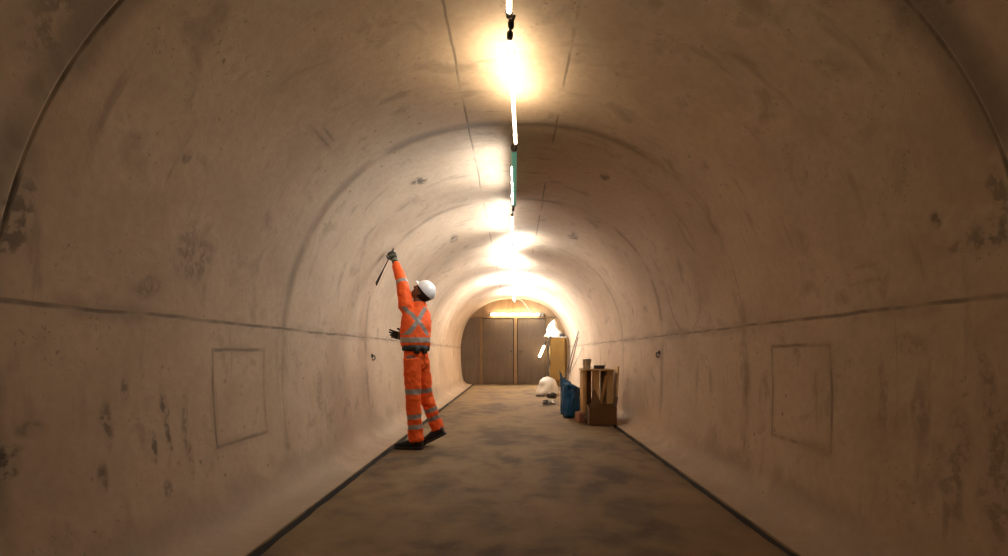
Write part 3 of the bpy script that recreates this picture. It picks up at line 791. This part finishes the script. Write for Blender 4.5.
# head
hd = lambda x, y, z: headc+SD*x+FD*y+UD*z
sphere(bm, hd(0, -.012, .028), (.075, .094, .092), HM, 28)
sphere(bm, hd(0, .022, -.030), (.060, .066, .082), HM, 24)
sphere(bm, hd(0, .055, -.085), (.030, .026, .024), HM, 16)
loft(bm, [(hd(0, .086, .022), SD*.008, FD*.010), (hd(0, .096, -.004), SD*.011, FD*.013), (hd(0, .102, -.022), SD*.016, FD*.017), (hd(0, .090, -.032), SD*.014, FD*.010)], 12)
for s in (-1, 1):
    sphere(bm, hd(.034*s, .071, .026), (.020, .014, .007), HM, 12)      # brow
    sphere(bm, hd(.040*s, .058, -.022), (.020, .020, .018), HM, 12)     # cheek
    loft(bm, [(hd(.076*s, -.008, .018), FD*.016, SD*.006), (hd(.080*s, -.012, .0), FD*.015, SD*.006), (hd(.076*s, -.006, -.028), FD*.009, SD*.006)], 12)
tube(bm, [hd(-.024, .078, -.056), hd(0, .087, -.053), hd(.024, .078, -.056)], .0055, 10, True)
tube(bm, [hd(-.020, .076, -.064), hd(0, .085, -.065), hd(.020, .076, -.064)], .006, 10, True)
me = remeshed(bm, .005, 2)
# eyes, mouth line by material slots
for p in me.polygons:
    l = p.center-headc; x, y, z = l.dot(SD), l.dot(FD), l.dot(UD)
    if y > .04:
        for s in (-1, 1):
            q = ((x-.033*s)/.014)**2+((z-.008)/.0065)**2
            if q < 1: p.material_index = 2 if (abs(x-.033*s) < .006) else 1
        if abs(x) < .022 and abs(z+.060) < .003: p.material_index = 3
        for s in (-1, 1):
            if abs(x-.034*s) < .019 and abs(z-.030) < .004: p.material_index = 2
body = obj_me('person', me, [M_skin, simple('eye_white', (.7, .66, .6), .3, amount=.02, bump=0), simple('iris_dark', (.02, .012, .008), .4, bump=0), simple('lip', (.22, .07, .055), .5, bump=0)], origin=base)
tag(body, 'worker in orange hi-vis suit and white helmet reaching up to the left wall', 'person')

def seg_param(p, a, b):
    d = b-a; t = (p-a).dot(d)/d.length_squared; tt = min(1.1, max(-.1, t))
    return tt, (p-(a+d*tt)).length

wr = lambda k: (lambda co: k*(mnoise.noise(co*16)+.6*mnoise.noise(co*34)))
# --- jacket
bm = B()
hem = Vector((-1.04, 5.505, 1.065))
loft(bm, [(hem, Lt*.155, ft*.135), (hem+Z*.05, Lt*.163, ft*.145), (Vector((-1.045, 5.52, 1.22)), Lt*.165, ft*.145), (chest, Lt*.168, ft*.14), (Vector((-1.04, 5.545, 1.43)), Lt*.15, ft*.115), (neckb-Z*.01, Lt*.085, ft*.085), (neckb+Z*.045+ft*.0, Lt*.072, ft*.072)], 30)
tube(bm, [sho_l-Z*.03+Lt*-.02, sho_l, sho_l.lerp(elb_l, .5), elb_l, elb_l.lerp(wri_l, .5), elb_l.lerp(wri_l, .80)], [.080, .083, .075, .063, .054, .045], 18, True)
tube(bm, [sho_r+Z*.0-Lt*-.02, sho_r, sho_r.lerp(elb_r, .5), elb_r, elb_r.lerp(wri_r, .5), elb_r.lerp(wri_r, .85)], [.072, .072, .064, .058, .050, .044], 18, True)
me = remeshed(bm, .008, 5, displace=wr(.006))
xc = Vector((-1.04, 5.53, 1.335))
for p in me.polygons:
    c = p.center
    ta, da = seg_param(c, sho_l, elb_l); tb, db = seg_param(c, elb_l, wri_l)
    ra, ea = seg_param(c, sho_r, elb_r); rb, eb = seg_param(c, elb_r, wri_r)
    l = c-xc; u = l.dot(Lt); v = c.z-xc.z; dep = l.dot(ft)
    m = 0
    if c.z > 1.53 and (c-elb_l).length < .3 and c.x < -1.08:
        if abs(((c-elb_l).dot((wri_l-sho_l).normalized()))-.0) < .022: m = 1
    elif (eb < .07 and abs(rb-.35) < .11 and rb > 0): m = 1
    else:
        if abs(c.z-1.135) < .026 and min(ea, eb) > .062: m = 1
        elif dep < .0 and v > -.17:                  # back: X
            if abs(abs(u-.045)*1.35-abs(v)) < .036 and abs(v) < .15: m = 1
        elif dep >= 0 and c.z > 1.15 and abs(abs(u)-.085) < .026: m = 1
    p.material_index = m
obj_me('jacket', me, [M_or, M_refl], body)

# --- trousers
bm = B()
loft(bm, [(Vector((-1.035, 5.50, 1.055)), Lp*.130, fp*.112), (Vector((-1.035, 5.50, .98)), Lp*.140, fp*.116), (Vector((-1.034, 5.50, .90)), Lp*.145, fp*.116), (Vector((-1.03, 5.5, .83)), Lp*.12, fp*.09)], 26)
cl = ank_l+Vector((0, 0, -.02)); cr_ = ank_r.lerp(kne_r, .05)
tube(bm, [hip_l+Z*.02, hip_l.lerp(kne_l, .35), hip_l.lerp(kne_l, .7), kne_l, kne_l.lerp(cl, .5), cl], [.090, .091, .084, .078, .076, .080], 20)
tube(bm, [hip_r+Z*.02, hip_r.lerp(kne_r, .35), hip_r.lerp(kne_r, .7), kne_r, kne_r.lerp(cr_, .5), cr_], [.088, .088, .081, .075, .070, .072], 20)
me = remeshed(bm, .008, 4, displace=wr(.009))
for p in me.polygons:
    c = p.center
    dl = min(seg_param(c, hip_l, kne_l)[1], seg_param(c, kne_l, ank_l)[1]); drr = min(seg_param(c, hip_r, kne_r)[1], seg_param(c, kne_r, ank_r)[1])
    m = 0
    if dl < drr:
        if c.z < .52:
            t = seg_param(c, kne_l, ank_l)[0]
            if abs(t-.43) < .055 or abs(t-.68) < .055: m = 1
        elif abs(c.z-.60) < .026: m = 1
    else:
        t = seg_param(c, kne_r, ank_r)[0]
        if abs(t-.36) < .055 or abs(t-.60) < .055: m = 1
        elif abs(seg_param(c, hip_r, kne_r)[0]-.8) < .06 and t < .05: m = 1
    p.material_index = m
obj_me('trousers', me, [M_or, M_refl], body)
bm = B(); loft(bm, [(Vector((-1.038, 5.502, 1.02)), Lp*.147, fp*.130), (Vector((-1.038, 5.502, 1.035)), Lp*.155, fp*.138), (Vector((-1.038, 5.502, 1.075)), Lp*.155, fp*.138), (Vector((-1.038, 5.502, 1.085)), Lp*.14, fp*.125)], 30)
for s in (-.5, .3): box(bm, Vector((-1.038, 5.502, 1.03))+Lp*.15*math.cos(s*3)-fp*.13*math.sin(abs(s)*3), (.05, .05, .075), Matrix.Rotation(.6, 3, 'Z'), .01)
obj('belt', bm, M_belt, body)

# --- boots
def boot(ank, toe_dir, pitch, sole_z, label=None):
    f = toe_dir.normalized(); up = Z; side = Vector((-f.y, f.x, 0))
    R = Matrix.Rotation(pitch, 3, side)          # pitch>0: heel up
    ball = Vector((0, 0, 0))
    def P(x, z, s=0): return ank0+R @ (f*x+Z*z+side*s)
    # pivot at the ball of the foot
    ank0 = ank
    bm = B()
    rows = [(-.075, .055, .030, .045), (-.06, .055, .036, .052), (0.0, .058, .038, .054), (.07, .052, .044, .048), (.14, .042, .047, .038), (.19, .036, .042, .032), (.225, .032, .026, .022)]
    loft(bm, [(P(x, zc), R @ side*w, R @ Z*hh) for x, zc, w, hh in rows], 18, 2.4)
    loft(bm, [(P(-.02, .06), R @ side*.042, R @ f*.055), (P(-.02, .09), R @ side*.043, R @ f*.05), (P(-.02, .105), R @ side*.04, R @ f*.046)], 18)
    me = remeshed(bm, .006, 3)
    o = obj_me('boot', me, M_boot, body)
    bm = B(); loft(bm, [(P(x, .012), R @ side*(w+.005), R @ Z*.014) for x, zc, w, hh in rows], 16, 6)
    obj('sole', bm, M_sole, o)
    return o
boot(Vector((-1.02, 5.41, 0.002)), Vector((-1, .12, 0)), 0, 0)
# rear boot: toe on the floor, heel lifted
pf = Vector((-1, .10, 0)).normalized(); pit = math.radians(27)
sd = Vector((-pf.y, pf.x, 0)); R0 = Matrix.Rotation(pit, 3, sd)
if (R0 @ (pf*-.07)).z < 0: pit = -pit; R0 = Matrix.Rotation(pit, 3, sd)
toe = R0 @ (pf*.19+Z*-.002)
boot(Vector((-.965, 5.60, .006))-Vector((toe.x, toe.y, toe.z)), pf, pit, 0)

# --- gloves
def glove(wrist, D, T, N, curls, th, fore, **k):
    bm = B(); hand_shapes(bm, wrist, D, T, N, curls, th, g=.0035, **k)
    tube(bm, [fore, wrist, wrist+D*.02], [.040, .034, .036], 16, True)
    me = remeshed(bm, .004, 2)
    for p in me.polygons:
        t = (p.center-wrist).dot(D.normalized())
        if -.01 < t < .022 or .05 < t < .066: p.material_index = 1
    return obj_me('glove', me, [M_glove, M_glovep], body)
glove(wri_l, Dl, Tl, Nl, fist, (.5, .45, .8, -.1, .5, .8), wri_l.lerp(elb_l, .25))
glove(wri_r, Dr, Tr, Nr, relax, (.75, .65, .15, .35, .9, .1), wri_r.lerp(elb_r, .22), spread=4)

# --- helmet: shell with crown ridge, peak, rim; harness strap
bm = B(); seg = 36; rings = []
for i in range(13):
    a = math.pi/2*i/12; cr2, zz = math.cos(a)**.85, math.sin(a)
    ring = []
    for k in range(seg):
        t = 2*math.pi*k/seg; r = .098 if abs(math.cos(t)) else .098
        ridge = .007*math.exp(-(math.cos(t)*cr2*.098/.014)**2)*zz
        ring.append(bm.verts.new(hd(math.cos(t)*.096*max(cr2, .001), -.012+math.sin(t)*.116*max(cr2, .001), .045+.106*zz+ridge)))
    rings.append(ring)
for r0, r1 in zip(rings, rings[1:]):
    for k in range(seg): bm.faces.new((r0[k], r0[(k+1) % seg], r1[(k+1) % seg], r1[k]))
bm.faces.new(rings[-1])
inn = [bm.verts.new(v.co*1+(hd(0, -.012, .05)-v.co)*.06) for v in rings[0]]; top = [bm.verts.new(hd(math.cos(2*math.pi*k/seg)*.06, -.012+math.sin(2*math.pi*k/seg)*.07, .135)) for k in range(seg)]
for k in range(seg):
    bm.faces.new((rings[0][(k+1) % seg], rings[0][k], inn[k], inn[(k+1) % seg])); bm.faces.new((inn[(k+1) % seg], inn[k], top[k], top[(k+1) % seg]))
bm.faces.new(top[::-1])
hel = obj('helmet', bm, M_hat, body)
bm = B(); P1 = []; P2 = []
for k in range(seg):
    t = 2*math.pi*k/seg; pk = max(0, math.sin(t))**2*.038
    P1.append((t, pk))
lo = [[bm.verts.new(hd(math.cos(t)*(.093+e*(.004+pk*.1)), -.012+math.sin(t)*(.113+e*(.004+pk)), .047+dz-e*pk*.2)) for t, pk in P1] for e, dz in ((0, .004), (1, .003), (1, -.003), (0, -.004))]
for r0, r1 in zip(lo, lo[1:]+lo[:1]):
    for k in range(seg): bm.faces.new((r0[k], r0[(k+1) % seg], r1[(k+1) % seg], r1[k]))
obj('peak', bm, M_hat, hel)
bm = B()
for k in range(seg): pass
lo = [[bm.verts.new(hd(math.cos(t)*(r), -.012+math.sin(t)*(r*1.2), z)) for t, pk in P1] for r, z in ((.086, .045), (.090, .02), (.084, .018), (.080, .045))]
for r0, r1 in zip(lo, lo[1:]+lo[:1]):
    for k in range(seg): bm.faces.new((r0[k], r0[(k+1) % seg], r1[(k+1) % seg], r1[k]))
obj('headband', bm, M_belt, hel)
# short dark hair below the helmet
bm = B(); sphere(bm, hd(0, -.026, .022), (.080, .088, .088), HM, 24)
for v in bm.verts: v.co += (v.co-headc).normalized()*.003*mnoise.noise(v.co*70)
bmesh.ops.delete(bm, geom=[v for v in bm.verts if (v.co-headc).dot(FD) > .018 or (v.co-headc).dot(UD) > .11 or (v.co-headc).dot(UD) < -.05], context='VERTS')
obj('hair', bm, simple('hair_black', (.015, .01, .008), .7, amount=.3), body)

# --- scraper held against the wall
grip = wri_l+Dl*.088+Nl*.026
Th = (Tl*.74-Dl*.67).normalized()
pk_ = thing('scraper', 'thin dark scraper in the raised glove of the worker, touching the wall', 'scraper', grip)
bm = B(); tube(bm, [grip-Th*.055, grip-Th*.02, grip+Th*.03, grip+Th*.06], [.010, .013, .012, .009], 12, True); obj('handle', bm, M_dark, pk_)
tip = grip+Th*.06
wx = -half_width((tip+Th*.1).z, -1)
L = .02
while (tip+Th*L).x > -half_width((tip+Th*L).z, -1)-ring_offset((tip+Th*L).y)+.004 and L < .32: L += .004
bm = B(); loft(bm, [(tip-Th*.01, Dl*.008, Nl*.003), (tip+Th*L*.4, Dl*.010, Nl*.002), (tip+Th*L*.7, Dl*.020, Nl*.0015), (tip+Th*L, Dl*.024, Nl*.001)], 12, 5); obj('blade', bm, simple('blade_steel', (.06, .055, .05), .4, .7), pk_)

# ------------------------------------------------------------------ world, camera, view
w = bpy.data.worlds.new('World'); sc.world = w; w.use_nodes = True
w.node_tree.nodes['Background'].inputs[0].default_value = (0, 0, 0, 1); w.node_tree.nodes['Background'].inputs[1].default_value = 0
cam = bpy.data.cameras.new('camera'); co = bpy.data.objects.new('camera', cam); C.objects.link(co); sc.camera = co
co.location = (0, 0, H); co.rotation_euler = (math.pi/2, 0, 0)
cam.sensor_width = 36; cam.lens = F/1008*36; cam.clip_start = .05
cam.shift_x = -(VX-504)/1008; cam.shift_y = (VY-278)/1008
vs = sc.view_settings
sc.display_settings.display_device = 'sRGB'; vs.view_transform = 'Standard'; vs.look = 'None'; vs.exposure = 0.72; vs.gamma = 1; vs.use_curve_mapping = False
sc.cycles.max_bounces = 10; sc.cycles.diffuse_bounces = 8; sc.cycles.sample_clamp_indirect = 8
